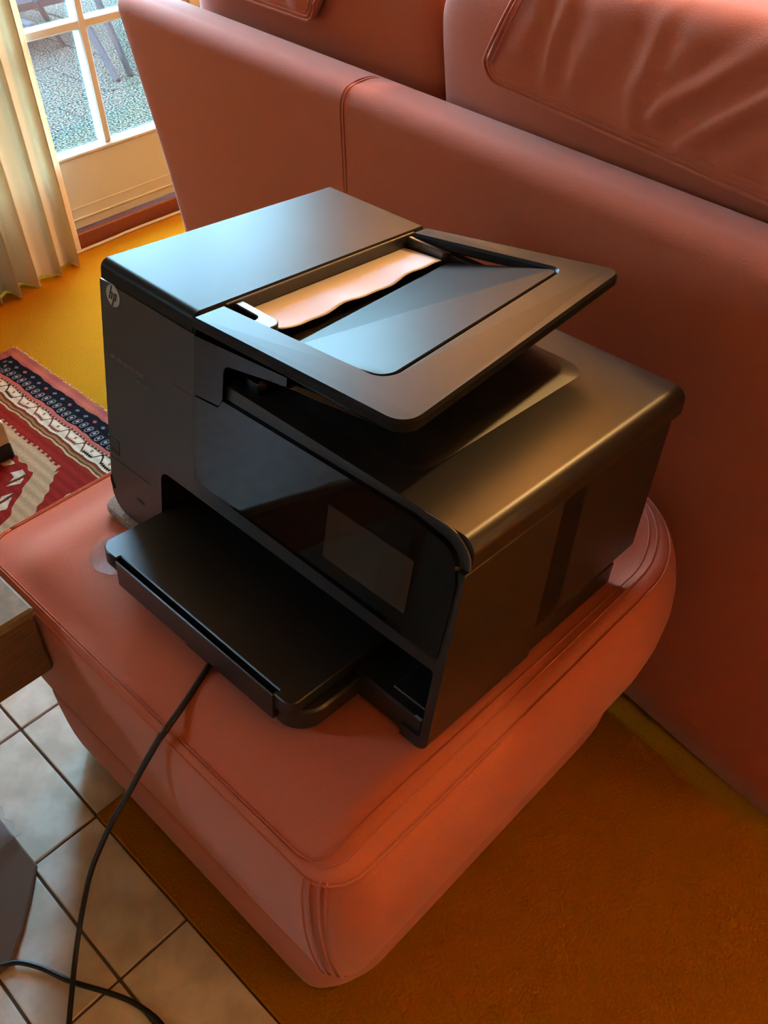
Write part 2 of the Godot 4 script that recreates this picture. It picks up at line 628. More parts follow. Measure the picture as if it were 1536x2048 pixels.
func door() -> void:
	# mahogany sill under the door, and a pale edging strip on the carpet
	setting("trim_1", span_mesh(Vector3(X0 - 0.1, 0.0, DZ0), Vector3(X0 + 0.012, 0.048, DZ1), 0.003), M.mahogany, "brown wooden sill under the terrace door")
	setting("trim_2", tube_mesh(smooth_path([Vector3(-1.905, 0.008, 0.9), Vector3(-1.91, 0.008, -0.6), Vector3(-1.915, 0.008, -0.85), Vector3(-1.90, 0.008, -1.3), Vector3(-1.90, 0.008, -1.9)]), 0.005, 6), M.white_paint, "pale edging strip along the carpet")
	var n := 1
	for z in [-1.84, -1.17, -0.50, 0.17]:
		var z1: float = z + 0.67
		var d := Node3D.new()
		d.name = "door_%d" % n
		add_child(d, true)
		d.set_meta("kind", "structure")
		d.set_meta("label", "white glazed terrace door leaf with square panes, number %d from the far end" % n)
		n += 1
		var a := X0 - 0.055
		var b := X0 - 0.005
		put("stile", span_mesh(Vector3(a, 0.052, z + 0.002), Vector3(b, 2.15, z + 0.052), 0.004), M.white_paint, d)
		put("stile", span_mesh(Vector3(a, 0.052, z1 - 0.052), Vector3(b, 2.15, z1 - 0.002), 0.004), M.white_paint, d)
		put("bottom_panel", span_mesh(Vector3(a, 0.052, z + 0.052), Vector3(b - 0.004, 0.243, z1 - 0.052), 0.002), M.white_paint, d)
		put("moulding", span_mesh(Vector3(b - 0.008, 0.078, z + 0.02), Vector3(b + 0.002, 0.084, z1 - 0.02), 0.002), M.white_paint, d)
		put("moulding", span_mesh(Vector3(b - 0.008, 0.108, z + 0.03), Vector3(b - 0.002, 0.112, z1 - 0.03), 0.001), M.white_paint, d)
		put("glazing_bead", span_mesh(Vector3(a + 0.01, 0.243, z + 0.052), Vector3(b + 0.004, 0.256, z1 - 0.052), 0.004), M.white_paint, d)
		put("top_rail", span_mesh(Vector3(a, 2.07, z + 0.052), Vector3(b, 2.15, z1 - 0.052), 0.003), M.white_paint, d)
		var zm: float = (z + z1) * 0.5
		var ys := [0.256]
		for k in 6:
			ys.append(0.556 + 0.3 * k)
		for k in range(1, 6):
			put("muntin", span_mesh(Vector3(a + 0.01, ys[k] - 0.012, z + 0.052), Vector3(b - 0.003, ys[k] + 0.012, z1 - 0.052), 0.004), M.white_paint, d)
		put("muntin", span_mesh(Vector3(a + 0.008, 0.256, zm - 0.012), Vector3(b - 0.001, 2.07, zm + 0.012), 0.004), M.white_paint, d)
		for k in 6:
			var y0: float = ys[k] + (0.0 if k == 0 else 0.012)
			var y1: float = ys[k + 1] - 0.012 if k < 5 else 2.07
			for s in [[z + 0.052, zm - 0.012], [zm + 0.012, z1 - 0.052]]:
				put("pane", span_mesh(Vector3(X0 - 0.034, y0, s[0]), Vector3(X0 - 0.030, y1, s[1]), 0.0005), M.glass, d)
	setting("trim_3", span_mesh(Vector3(X0 - 0.12, 2.15, DZ0), Vector3(X0 + 0.005, 2.18, DZ1), 0.003), M.white_paint, "white head of the door frame")

func add_fill_window() -> void:  # unseen window, added to let in neutral fill daylight
	var d := Node3D.new()
	d.name = "fill_window_1"
	add_child(d, true)
	d.set_meta("kind", "structure")
	d.set_meta("label", "white framed window added out of view along the terrace wall for fill daylight")
	for z in [1.86, 2.34]:
		put("frame", span_mesh(Vector3(X0 - 0.09, 1.25, z), Vector3(X0 - 0.03, 2.16, z + 0.06), 0.004), M.white_paint, d)
	for y in [1.25, 2.10]:
		put("frame", span_mesh(Vector3(X0 - 0.09, y, 1.92), Vector3(X0 - 0.03, y + 0.06, 2.34), 0.004), M.white_paint, d)
	put("pane", span_mesh(Vector3(X0 - 0.062, 1.31, 1.92), Vector3(X0 - 0.058, 2.10, 2.34), 0.0005), M.glass, d)
	put("sill", span_mesh(Vector3(X0 - 0.03, 1.22, 1.83), Vector3(X0 + 0.08, 1.25, 2.43), 0.004), M.white_paint, d)

func terrace() -> void:
	var bed := setting("terrace", span_mesh(Vector3(-9.0, -0.3, -9.0), Vector3(X0 - 0.26, -0.065, 6.0), 0.001), M.terrace_bed, "paved terrace outside the door")
	var slab := span_mesh(Vector3(0.003, -0.03, 0.003), Vector3(0.497, 0.0, 0.497), 0.004)
	var rng := RandomNumberGenerator.new()
	rng.seed = 12
	for i in 9:
		for j in 8:
			var o := put("slab", slab, M.terrace_stone, bed)
			var off := 0.25 if i % 2 == 1 else 0.0
			o.position = Vector3(-2.72 - 0.5 * i, -0.05 + rng.randf_range(-0.002, 0.002), -3.6 + 0.5 * j + off)
	setting("lawn", span_mesh(Vector3(-40, -0.5, -40), Vector3(-9.0, -0.12, 40), 0.001), M.lawn, "lawn beyond the terrace")
	# garden chair, two splayed legs of it seen through the glass
	var t := thing("garden_chair", "grey metal garden chair with two splayed legs seen behind the right pane", "chair")
	var st: SurfaceTool
	var feet := [Vector3(-3.30, -0.05, -1.70), Vector3(-3.34, -0.05, -1.79), Vector3(-3.75, -0.05, -2.12), Vector3(-3.36, -0.05, -2.25)]
	var tops := [Vector3(-3.42, 0.42, -1.98), Vector3(-3.20, 0.42, -1.92), Vector3(-3.62, 0.42, -2.05), Vector3(-3.40, 0.42, -2.15)]
	feet[0] = Vector3(-3.303912, -0.050000, -1.694181)
	feet[1] = Vector3(-3.323226, -0.050000, -1.773722)
	tops[0] = Vector3(-3.722189, 0.420000, -1.714439)
	tops[1] = Vector3(-3.430605, 0.420000, -1.701551)
	for k in 4:
		st = begin()
		var d: Vector3 = (tops[k] - feet[k]).normalized()
		var b := Basis.looking_at(d, Vector3.RIGHT)
		box(st, Transform3D(b, (tops[k] + feet[k]) * 0.5), Vector3(0.016, 0.038, (tops[k] - feet[k]).length()), 0.004)
		put("leg", done(st), M.chair_metal, t)
	var cc: Vector3 = (tops[0] + tops[1] + tops[2] + tops[3]) / 4.0
	put("seat", span_mesh(cc + Vector3(-0.24, 0.0, -0.24), cc + Vector3(0.24, 0.03, 0.24), 0.01), M.chair_metal, t)
	put("backrest", span_mesh(cc + Vector3(-0.24, 0.1, -0.24), cc + Vector3(-0.21, 0.45, 0.24), 0.01), M.chair_metal, t)
	t = thing("garden_lounger", "mauve padded garden lounger with a slanted leg, seen behind the left pane", "lounger")
	put("mattress", span_mesh(Vector3(-4.95, 0.12, -2.1), Vector3(-3.95, 0.26, -1.2), 0.04), M.mauve_cloth, t)
	for p in [[Vector3(-3.98, -0.05, -1.84), Vector3(-3.78, 0.21, -1.65)], [Vector3(-4.9, -0.05, -2.0), Vector3(-4.85, 0.13, -1.9)], [Vector3(-4.9, -0.05, -1.3), Vector3(-4.85, 0.13, -1.35)]]:
		st = begin()
		var d: Vector3 = (p[1] - p[0]).normalized()
		box(st, Transform3D(Basis.looking_at(d, Vector3.RIGHT), (p[0] + p[1]) * 0.5), Vector3(0.016, 0.036, (p[1] - p[0]).length()), 0.004)
		put("leg", done(st), M.chair_metal, t)
	put("side_rail", span_mesh(Vector3(-4.9, 0.09, -1.62), Vector3(-3.76, 0.125, -1.58), 0.005), M.chair_metal, t)

# ---------------------------------------------------------------- sofa
# sofa axes: s along its back, y up, d towards the viewer; the back is turned 8 degrees from the room
const SOFA_TURN := -0.139626
const SOFA_AT := Vector3(0.022, 0.0, -0.41)

func sofa_left(y: float) -> float:
	return -1.165 - 0.37 * y

func sofa_right(y: float) -> float:
	return 0.335 + 0.3 * y

func at_sofa(o: Node3D, local: Vector3) -> void:
	var b := Basis(Vector3.UP, SOFA_TURN)
	o.transform = Transform3D(b, SOFA_AT + b * local)

func sofa() -> void:
	var t := thing("sofa", "salmon pink upholstered sofa seen from behind, its back towards the ottoman", "sofa")
	at_sofa(t, Vector3.ZERO)
	# back: profile of (d, y), swept from end to end
	var prof := []
	for k in 11:
		var a := PI * 0.5 * k / 10
		prof.append(Vector2(-0.030 + 0.030 * cos(a), 0.712 + 0.030 * sin(a)))
	for k in range(1, 6):
		prof.append(Vector2(-0.030 - 0.038 * k / 6.0, 0.742 + 0.002 * sin(PI * k / 6.0)))
	for k in 7:
		var a := PI * 0.5 * (1.0 - k / 6.0)
		prof.append(Vector2(-0.068 - 0.026 * cos(a), 0.716 + 0.026 * sin(a)))
	prof.append(Vector2(-0.096, 0.5))
	prof.append(Vector2(-0.096, 0.06))
	var nb := 14
	for k in nb:
		var y := 0.06 + (0.70 - 0.06) * k / nb
		prof.append(Vector2(0.022 * (1.0 - smoothstep(0.0, 0.5, y)) + 0.003 * sin(PI * y / 0.7), y))
	var rings := []
	var ns := 60
	for i in range(-4, ns + 5):
		var s := clampf(float(i) / ns, 0.0, 1.0)
		var over := 0
		if i < 0:
			over = -i
		elif i > ns:
			over = i - ns
		var ring := PackedVector3Array()
		for q0 in prof:
			var y: float = q0.y
			var r := 0.018
			var a := over * PI / 8.0
			var ins := r * (1.0 - cos(a))
			var ex := r * sin(a)
			var c := Vector2(-0.045, clampf(y, 0.12, 0.69))
			var q: Vector2 = q0 + (c - q0).limit_length(ins)
			var x := lerpf(sofa_left(y) + r, sofa_right(y) - r, s) + (-ex if i < 0 else ex if i > ns else 0.0)
			var hem: float = clampf(0.021 - 0.064 * x, 0.005, 0.05)
			var yy: float = q.y
			if yy < 0.2:
				yy = lerpf(hem, 0.2, inverse_lerp(0.06, 0.2, yy))
			ring.append(Vector3(x, yy, q.x))
		rings.append(ring)
	var st := begin()
	loft(st, rings)
	put("back", done(st), M.salmon_velour, t)
	# seam down the back, three rows
	st = begin()
	for off in [-0.004, 0.004]:
		var path := []
		for q in [Vector2(-0.085, 0.737), Vector2(-0.065, 0.7425), Vector2(-0.045, 0.7442), Vector2(-0.029, 0.7424), Vector2(-0.012, 0.737), Vector2(-0.003, 0.726), Vector2(0.0005, 0.710), Vector2(0.0012, 0.66), Vector2(0.003, 0.5), Vector2(0.012, 0.3), Vector2(0.022, 0.1)]:
			path.append(Vector3(-0.655 + off, q.y, q.x))
		tube(st, smooth_path(path), 0.0007, 6)
	put("seam", done(st), M.salmon_seam, t)
	put("plinth", span_mesh(Vector3(-1.10, 0.004, -0.75), Vector3(0.30, 0.07, -0.06), 0.005), M.black_paint, t)
	put("seat_base", span_mesh(Vector3(-1.15, 0.06, -0.85), Vector3(0.32, 0.28, -0.09), 0.03), M.salmon_velour, t)
	for sx in [-1.26, 0.40]:
		put("armrest", span_mesh(Vector3(sx - 0.07, 0.02, -0.85), Vector3(sx + 0.07, 0.44, -0.06), 0.03), M.salmon_velour, t)
	for k in 2:
		var c := thing("seat_cushion", ["salmon seat cushion at the far end of the sofa", "salmon seat cushion below the orange pillow"][k], "cushion")
		at_sofa(c, Vector3(-0.79 + 0.73 * k, 0.357, -0.52))
		st = begin()
		pillow(st, Transform3D.IDENTITY, Vector3(0.36, 0.075, 0.33), 0.22)
		put("cover", done(st), M.salmon_velour, c)
	# back cushions with flaps over the top
	back_cushion("shaded salmon back cushion on the left, its short flap ending above the sofa ridge", -1.34, -0.585, -0.125, 0.885, false)
	back_cushion("salmon back cushion on the right with a wide creased flap hanging over its back", -0.566, 0.42, -0.104, 0.895, true)
	var o := thing("orange_pillow", "bright orange pillow standing beyond the right back cushion", "pillow")
	at_sofa(o, Vector3(-0.46, 0.69, -0.47))
	st = begin()
	pillow(st, Transform3D(Basis(Vector3.RIGHT, -0.25), Vector3.ZERO), Vector3(0.245, 0.245, 0.075), 0.45)
	put("cover", done(st), M.orange_cloth, o)
	o = thing("rust_pillow", "rust brown pillow just right of the orange pillow", "pillow")
	at_sofa(o, Vector3(0.05, 0.70, -0.49))
	st = begin()
	pillow(st, Transform3D(Basis(Vector3.RIGHT, -0.25), Vector3.ZERO), Vector3(0.25, 0.25, 0.075), 0.4)
	put("cover", done(st), M.rust_cloth, o)

func flap_hem(x: float, right: bool) -> float:
	return 0.781 - 0.058 * maxf(0.0, x + 0.42) if right else 0.769

func back_cushion(label: String, x0: float, x1: float, zr: float, top: float, right: bool) -> void:
	var hx := (x1 - x0) * 0.5
	var y0 := 0.43
	var hy := (top - y0) * 0.5
	var t := thing("back_cushion", label, "cushion")
	var org := Vector3((x0 + x1) * 0.5, y0 + hy, zr - 0.10)
	at_sofa(t, org)
	var st := begin()
	var wr := func(q: Vector3, v: Vector3) -> Vector3:
		return q + Vector3(0.02 * v.x * v.y if right else 0.0, 0, 0.006 * sin(q.x * 17.0 + q.y * 5.0) * (1.0 - absf(v.y)))
	pillow(st, Transform3D.IDENTITY, Vector3(hx, hy, 0.10), 0.22, wr, 80, 48)
	put("cover", done(st), M.salmon_velour, t)
	# flap: a padded sheet folded over the top, hem behind
	var fx0 := -0.438 if right else -1.33
	var fx1 := 0.41 if right else -0.868
	var nx := 110
	var ny := 48
	var th := 0.010
	var crest := top + 0.022
	var back := zr + 0.014
	var rings := []
	for i in nx + 1:
		var u := float(i) / nx
		var ring := PackedVector3Array()
		var ptsl := []
		for k in ny + 1:
			var v := float(k) / ny        # 0 at the hem behind, 1 in front of the top
			var x := lerpf(fx0, fx1, u)
			var hem := flap_hem(x, right)
			var dx := (x - fx0) if right else (fx1 - x)
			var rc := 0.032
			if dx < rc:
				hem += rc - sqrt(maxf(0.0, rc * rc - (rc - dx) * (rc - dx)))
			var y: float
			var z: float
			if v < 0.6:
				var w := v / 0.6
				y = lerpf(hem, crest - 0.03, w)
				z = back + 0.006 * sin(PI * w) - 0.006 * w
			elif v < 0.8:
				var a := (v - 0.6) / 0.2 * PI * 0.5
				y = crest - 0.03 + 0.03 * sin(a)
				z = back - 0.006 - 0.04 * (1.0 - cos(a))
			else:
				var w := (v - 0.8) / 0.2
				y = crest - 0.012 * w * w
				z = back - 0.046 - 0.10 * w
			# the free edge leans inwards towards the top
			if right:
				x += (1.0 - u) * 0.58 * maxf(0.0, y - 0.805)
			else:
				x += u * 0.55 * maxf(0.0, y - 0.785)
			var amp := 0.0
			if right:
				# long folds running from the upper right down to the hem, shallow near the free edge
				var g := (x + 0.42) - (y - 0.78) * 1.1
				amp = 0.0028 * smoothstep(0.02, 0.08, u) * (1.0 - smoothstep(0.25, 0.40, u)) * sin(((x + 0.42) - (y - 0.78) * 0.30) * 95.0 + 1.5 * sin(x * 40.0))
				amp += 0.0062 * smoothstep(0.20, 0.40, u) * (0.55 + 0.45 * sin(g * 19.0 + 2.0)) * sin(g * 84.0 + 0.9 * sin(y * 26.0))
				amp += 0.0016 * sin(x * 150.0 + y * 60.0) * smoothstep(0.0, 0.1, u) * exp(-v * 5.0)
			else:
				amp = 0.004 * sin(x * 75.0 + y * 10.0)
			amp *= sin(PI * clampf(v / 0.75, 0.0, 1.0))
			ptsl.append([Vector3(x, y, z), amp])
		for sgn in [1.0, -1.0]:
			for kk in ny + 1:
				var k: int = kk if sgn > 0.0 else ny - kk
				var q: Vector3 = ptsl[k][0]
				var d: Vector3 = (ptsl[mini(k + 1, ny)][0] - ptsl[maxi(k - 1, 0)][0])
				var nn := Vector3(0, -d.z, d.y).normalized()
				ring.append(q + nn * (th * 0.5 * sgn + (maxf(ptsl[k][1], -0.004) if sgn > 0.0 else 0.0)) - org)
		rings.append(ring)
	st = begin()
	loft(st, rings)
	var flap := put("flap", done(st), M.salmon_velour, t)
	flap.set_meta("label", "creased salmon headrest flap")
	# stitched hem: along the lower edge, round the corner and up the free side
	st = begin()
	for off in [0.0015, 0.0085, 0.0165]:
		var path := []
		var zh := back + 0.0065
		for k in 7:
			var y := 0.81 + (crest - 0.004 - 0.81) * (6 - k) / 6.0
			var lean := 0.58 * maxf(0.0, y - 0.805) if right else 0.55 * maxf(0.0, y - 0.785)
			path.append(Vector3((fx0 + off + lean) if right else (fx1 - off + lean), y, zh + 0.005 * sin(PI * clampf((y - 0.78) / 0.12, 0.0, 1.0)) - 0.040 * (1.0 - sqrt(1.0 - pow(clampf((y - crest + 0.03) / 0.03, 0.0, 0.98), 2.0)))))
		var rc := 0.030
		for k in 5:
			var a := PI * 0.5 * k / 4.0
			var ex: float = rc - (rc - off) * cos(a)
			var ey: float = rc - (rc - off) * sin(a)
			var xx: float = fx0 + ex if right else fx1 - ex
			path.append(Vector3(xx, flap_hem(xx, right) + ey, zh))
		for k in range(1, 40):
			var f := k / 39.0
			var xx: float = lerpf(fx0 + rc, fx1, f) if right else lerpf(fx1 - rc, fx0, f)
			path.append(Vector3(xx, flap_hem(xx, right) + off, zh))
		for k in path.size():
			path[k] -= org
		tube(st, smooth_path(path, 3), 0.0024 if off < 0.005 else 0.0013, 6)
	put("hem_piping", done(st), M.salmon_velour, flap)

# ---------------------------------------------------------------- ottoman
func to_printer(p: Vector3) -> Vector3:
	return PB.inverse() * (p - PO)

func ottoman_top(x: float, z: float) -> float:
	# crowned cushion, pressed to the underside of what stands on it
	var edge := minf(minf(x + 0.50, 0.122 - x), minf(z + 0.375, 0.263 - z))
	var crown := 0.42 + 0.012 * smoothstep(0.0, 0.16, edge)
	var q := to_printer(Vector3(x, 0.43, z))
	var under := minf(PO.y - 0.03696 * q.x + 0.08974 * q.z - 0.002, 0.4410)
	var dx := maxf(maxf(-0.495 - q.x, q.x + 0.005), 0.0)
	var dz := maxf(maxf(-0.35 - q.z, q.z - 0.075), 0.0)
	var d := sqrt(dx * dx + dz * dz)
	var w := 1.0 - smoothstep(0.0, 0.075, d)
	var h := lerpf(crown, under, w)
	return lerpf(0.42, h, smoothstep(0.0, 0.03, edge))

func ottoman_outline(n: int, more := 0.0) -> PackedVector2Array:
	var c := outline([[-0.50, 0.263, 0.045], [0.122, 0.263, 0.035 + more], [0.122, -0.372, 0.14], [-0.50, -0.372, 0.06]], 24)
	# resample evenly
	var total := 0.0
	for i in c.size():
		total += c[i].distance_to(c[(i + 1) % c.size()])
	var r := PackedVector2Array()
	var i := 0
	var acc := 0.0
	for k in n:
		var want := total * k / n
		while acc + c[i % c.size()].distance_to(c[(i + 1) % c.size()]) < want:
			acc += c[i % c.size()].distance_to(c[(i + 1) % c.size()])
			i += 1
		var l := c[i % c.size()].distance_to(c[(i + 1) % c.size()])
		r.append(c[i % c.size()].lerp(c[(i + 1) % c.size()], (want - acc) / maxf(l, 1e-6)))
	return r

func ottoman_normals(o: PackedVector2Array) -> Array:
	var nor := []
	var n := o.size()
	for i in n:
		var d := (o[(i + 1) % n] - o[(i + n - 1) % n]).normalized()
		var q := Vector2(d.y, -d.x)
		if q.dot(o[i] - Vector2(-0.19, -0.05)) < 0.0:
			q = -q
		nor.append(q)
	return nor

func ottoman() -> void:
	var t := thing("ottoman", "salmon pink padded ottoman under the printer", "ottoman")
	var n := 220
	var o := ottoman_outline(n)
	var nor := ottoman_normals(o)
	var low := ottoman_outline(n, 0.055)
	var lown := ottoman_normals(low)
	var rim := func(oo: PackedVector2Array, nn: Array, i: int, off: float, y: float) -> Vector3:
		var q: Vector2 = nn[i]
		var k := 0.35 + 0.65 * maxf(0.0, q.x) if off > 0.0 else 0.28 + 0.72 * maxf(q.x, 0.0)
		return Vector3(oo[i].x + q.x * off * k, y, oo[i].y + q.y * off * k)
	var side := func(i: int, off: float, y: float) -> Vector3: return rim.call(o, nor, i, off, y)
	# upper padded block
	var rings := []
	for p in [[-0.040, 0.170], [-0.022, 0.174], [-0.011, 0.183], [0.001, 0.20], [0.014, 0.24], [0.025, 0.29], [0.030, 0.335], [0.029, 0.365], [0.024, 0.39], [0.018, 0.406], [0.008, 0.416]]:
		var ring := PackedVector3Array()
		for i in n:
			ring.append(side.call(i, p[0], p[1]))
		rings.append(ring)
	var c := Vector2(-0.19, -0.05)
	for k in 41:
		var s := 1.0 - k / 40.0
		var ring := PackedVector3Array()
		for i in n:
			var q := c.lerp(o[i], maxf(s, 0.002))
			ring.append(Vector3(q.x, ottoman_top(q.x, q.y) if k > 0 else 0.4195, q.y))
		rings.append(ring)
	var st := begin()
	loft(st, rings)
	put("padded_seat", done(st), M.salmon_velour, t)
	# lower base
	rings = []
	for p in [[-0.075, 0.012], [-0.060, 0.014], [-0.047, 0.03], [-0.033, 0.06], [-0.025, 0.09], [-0.019, 0.13], [-0.018, 0.155], [-0.026, 0.168], [-0.05, 0.175]]:
		var ring := PackedVector3Array()
		for i in n:
			ring.append(rim.call(low, lown, i, p[0], p[1]))
		rings.append(ring)
	st = begin()
	loft(st, rings)
	put("base", done(st), M.salmon_velour, t)
	for p in [Vector3(-0.42, 0, 0.19), Vector3(0.0, 0, 0.19), Vector3(-0.42, 0, -0.30), Vector3(0.0, 0, -0.30)]:
		put("foot", lathe_mesh([[0.025, 0.003], [0.03, 0.02]], p, 14), M.black_paint, t)
	# seams: two rows round the top, and down the front corner
	st = begin()
	for row in [[0.012, 0.4135], [-0.006, 0.4205], [-0.0165, 0.4212]]:
		var path := []
		for i in n + 1:
			var v: Vector3 = side.call(i % n, row[0], row[1])
			if row[0] < 0.0:
				v.y = ottoman_top(v.x, v.z) + 0.0003
			path.append(v)
		tube(st, path, 0.0015 if row[0] > 0.0 else 0.0011, 6)
	put("seam", done(st), M.salmon_velour, t)
	var ci := 0
	for i in n:
		if (o[i] - Vector2(0.132, 0.30)).length() < (o[ci] - Vector2(0.132, 0.30)).length():
			ci = i
	st = begin()
	for off in [-0.011, -0.005, 0.005, 0.011]:
		var path := []
		var tang: Vector2 = Vector2(-nor[ci].y, nor[ci].x)
		for p in [[0.0095, 0.4165], [0.019, 0.406], [0.025, 0.39], [0.030, 0.365], [0.031, 0.335], [0.026, 0.29], [0.015, 0.24], [0.002, 0.20], [-0.010, 0.183]]:
			var v: Vector3 = side.call(ci, p[0] + 0.0006 - 0.0006 * absf(off) / 0.005, p[1])
			path.append(v + Vector3(tang.x, 0, tang.y) * off)
		tube(st, smooth_path(path, 4), 0.0013, 6)
	put("corner_seam", done(st), M.salmon_velour, t)

# ---------------------------------------------------------------- printer (local axes: x along the front, y up, z towards the viewer)
const LEAN := 0.0886
const PW := 0.501
const PD := 0.354

func front_z(y: float) -> float:
	return -LEAN * y

func printer() -> void:
	var t := thing("printer", "black multifunction printer with tilted touch screen and sheet feeder, standing on the ottoman", "printer", PO)
	t.basis = PB
	# outline in the front plane, extruded backwards; front rim follows the lean
	var fr := func(back: float, proud: float) -> Callable:
		return func(x, y, z): return Vector3(x, y, lerpf(back, front_z(y) + proud, z))
	var st := begin()
	# front bezel: column left, bar above the tray opening, sliver right
	var bez := outline([[-0.501, 0.0, 0.030], [-0.403, 0.0, 0.0], [-0.403, 0.101, 0.012], [-0.009, 0.101, 0.004], [-0.009, 0.014, 0.003], [-0.032, 0.014, 0.0], [-0.032, 0.0, 0.0], [0.001, 0.0, 0.013], [0.001, 0.217, 0.002], [-0.501, 0.217, 0.002]])
	extrude(st, bez, 0.0, 1.0, 0.0, fr.call(-0.16, 0.0))
	var rear := outline([[-0.500, 0.04, 0.012], [0.0, 0.04, 0.012], [0.0, 0.217, 0.002], [-0.500, 0.217, 0.002]])
	extrude(st, rear, -PD, -0.155, 0.003, func(x, y, z): return Vector3(x, y, z))
	span(st, Vector3(-0.49, 0.0, -0.335), Vector3(-0.008, 0.045, -0.15), 0.004)
	var side := outline([[-0.03, 0.04], [0.0, 0.04], [0.0, 0.217], [-0.03, 0.217]].map(func(c): return [c[0], c[1], 0.0]))
	extrude(st, side, -0.20, -0.10, 0.0, func(x, y, z): return Vector3(x, y, z))
	put("housing", done(st), M.satin_black, t)
	put("base_skirt", span_mesh(Vector3(-0.06, 0.0005, -0.33), Vector3(-0.005, 0.036, -0.012), 0.004), M.satin_black, t)
	# upper left column (matte plate of the feeder unit)
	var plate := outline([[-0.501, 0.2168, 0.0], [-0.344, 0.2168, 0.0], [-0.344, 0.2855, 0.002], [-0.501, 0.2855, 0.002]])
	put("feeder_front", extrude_mesh(plate, 0.0, 1.0, 0.0, fr.call(-0.34, 0.0)), M.satin_black, t)
	# feeder cover: rounded front edge, extruded along x
	var zf := front_z(0.287)
	var cov := outline([[zf, 0.2868, 0.0], [zf - 0.0015, 0.3064, 0.0185], [-PD, 0.3064, 0.004], [-PD, 0.262, 0.002], [-0.30, 0.262, 0.0], [-0.30, 0.2868, 0.0]], 12)
	put("feeder_cover", extrude_mesh(cov, -0.501, -0.3445, 0.0035, func(a, b, x): return Vector3(x, b, a)), M.satin_top, t)
	put("feeder_back", span_mesh(Vector3(-0.499, 0.2185, -PD + 0.002), Vector3(-0.345, 0.268, -0.05), 0.003), M.satin_black, t)
	# scanner lid on the right, rounded shoulder, with a raised pad
	var lid := outline([[-0.344, 0.2195, 0.0], [0.003, 0.2195, 0.003], [0.003, 0.2506, 0.030], [-0.344, 0.2506, 0.0]], 14)
	st = begin()
	extrude(st, lid, 0.0, 1.0, 0.0, fr.call(-0.362, -0.003))
	put("scanner_lid", done(st), M.satin_black, t)
	var padr := []
	for p in [[0.0, 0.2500], [0.003, 0.2508], [0.010, 0.2525], [0.017, 0.2543], [0.021, 0.2550]]:
		var ring := PackedVector3Array()
		for v in outline([[-0.335 , -0.318 + p[0], 0.02], [-0.083 - p[0], -0.318 + p[0], 0.024], [-0.083 - p[0], -0.05 - p[0], 0.024], [-0.335, -0.05 - p[0], 0.02]], 8):
			ring.append(Vector3(v.x, p[1], v.y))
		padr.append(ring)
	st = begin()
	loft(st, padr, true, false, true)
	put("lid_pad", done(st), M.satin_black, t)
	put("lid_rim", tube_mesh(smooth_path([Vector3(-0.05, 0.2512, front_z(0.25) - 0.002), Vector3(-0.027, 0.2508, front_z(0.25) - 0.002), Vector3(-0.012, 0.2465, front_z(0.246) - 0.002), Vector3(-0.001, 0.2365, front_z(0.236) - 0.002), Vector3(0.0032, 0.222, front_z(0.222) - 0.002)]), 0.0011, 6), M.metal_rim, t)
	# glossy control panel
	var pan := outline([[-0.343, 0.1235, 0.022], [-0.0075, 0.1175, 0.003], [-0.0045, 0.205, 0.01], [-0.012, 0.236, 0.022], [-0.06, 0.2425, 0.03], [-0.30, 0.2365, 0.004], [-0.305, 0.2265, 0.006], [-0.343, 0.2225, 0.002]], 9)
	put("control_panel", extrude_mesh(pan, 0.0, 1.0, 0.0, fr.call(-0.03, 0.0025)), M.gloss_black, t)
	var scr := outline([[-0.151, 0.143, 0.001], [-0.0495, 0.143, 0.001], [-0.0485, 0.2025, 0.001], [-0.1505, 0.2025, 0.001]], 3)
	put("touch_screen", extrude_mesh(scr, 0.0, 1.0, 0.0, fr.call(-0.02, 0.0031)), M.screen_glass, t)
	# glossy feeder flank with the rounded mouth of the output gap
	var fas := outline([[-0.343, 0.2240, 0.002], [-0.305, 0.2285, 0.004], [-0.300, 0.2380, 0.006], [-0.2995, 0.2740, 0.010], [-0.215, 0.2905, 0.002], [-0.215, 0.2990, 0.0], [-0.343, 0.2865, 0.0]], 8)
	put("feeder_flank", extrude_mesh(fas, 0.0, 1.0, 0.0, fr.call(-0.060, 0.0022)), M.gloss_black, t)
	put("feeder_belly", span_mesh(Vector3(-0.344, 0.222, -0.335), Vector3(-0.300, 0.2735, -0.055), 0.003), M.gloss_black, t)
	put("output_gap", span_mesh(Vector3(-0.296, 0.242, -0.30), Vector3(-0.262, 0.268, -0.036), 0.006), M.gloss_black, t)
	sheet_tray(t)
	lower_trays(t)
	markings(t)

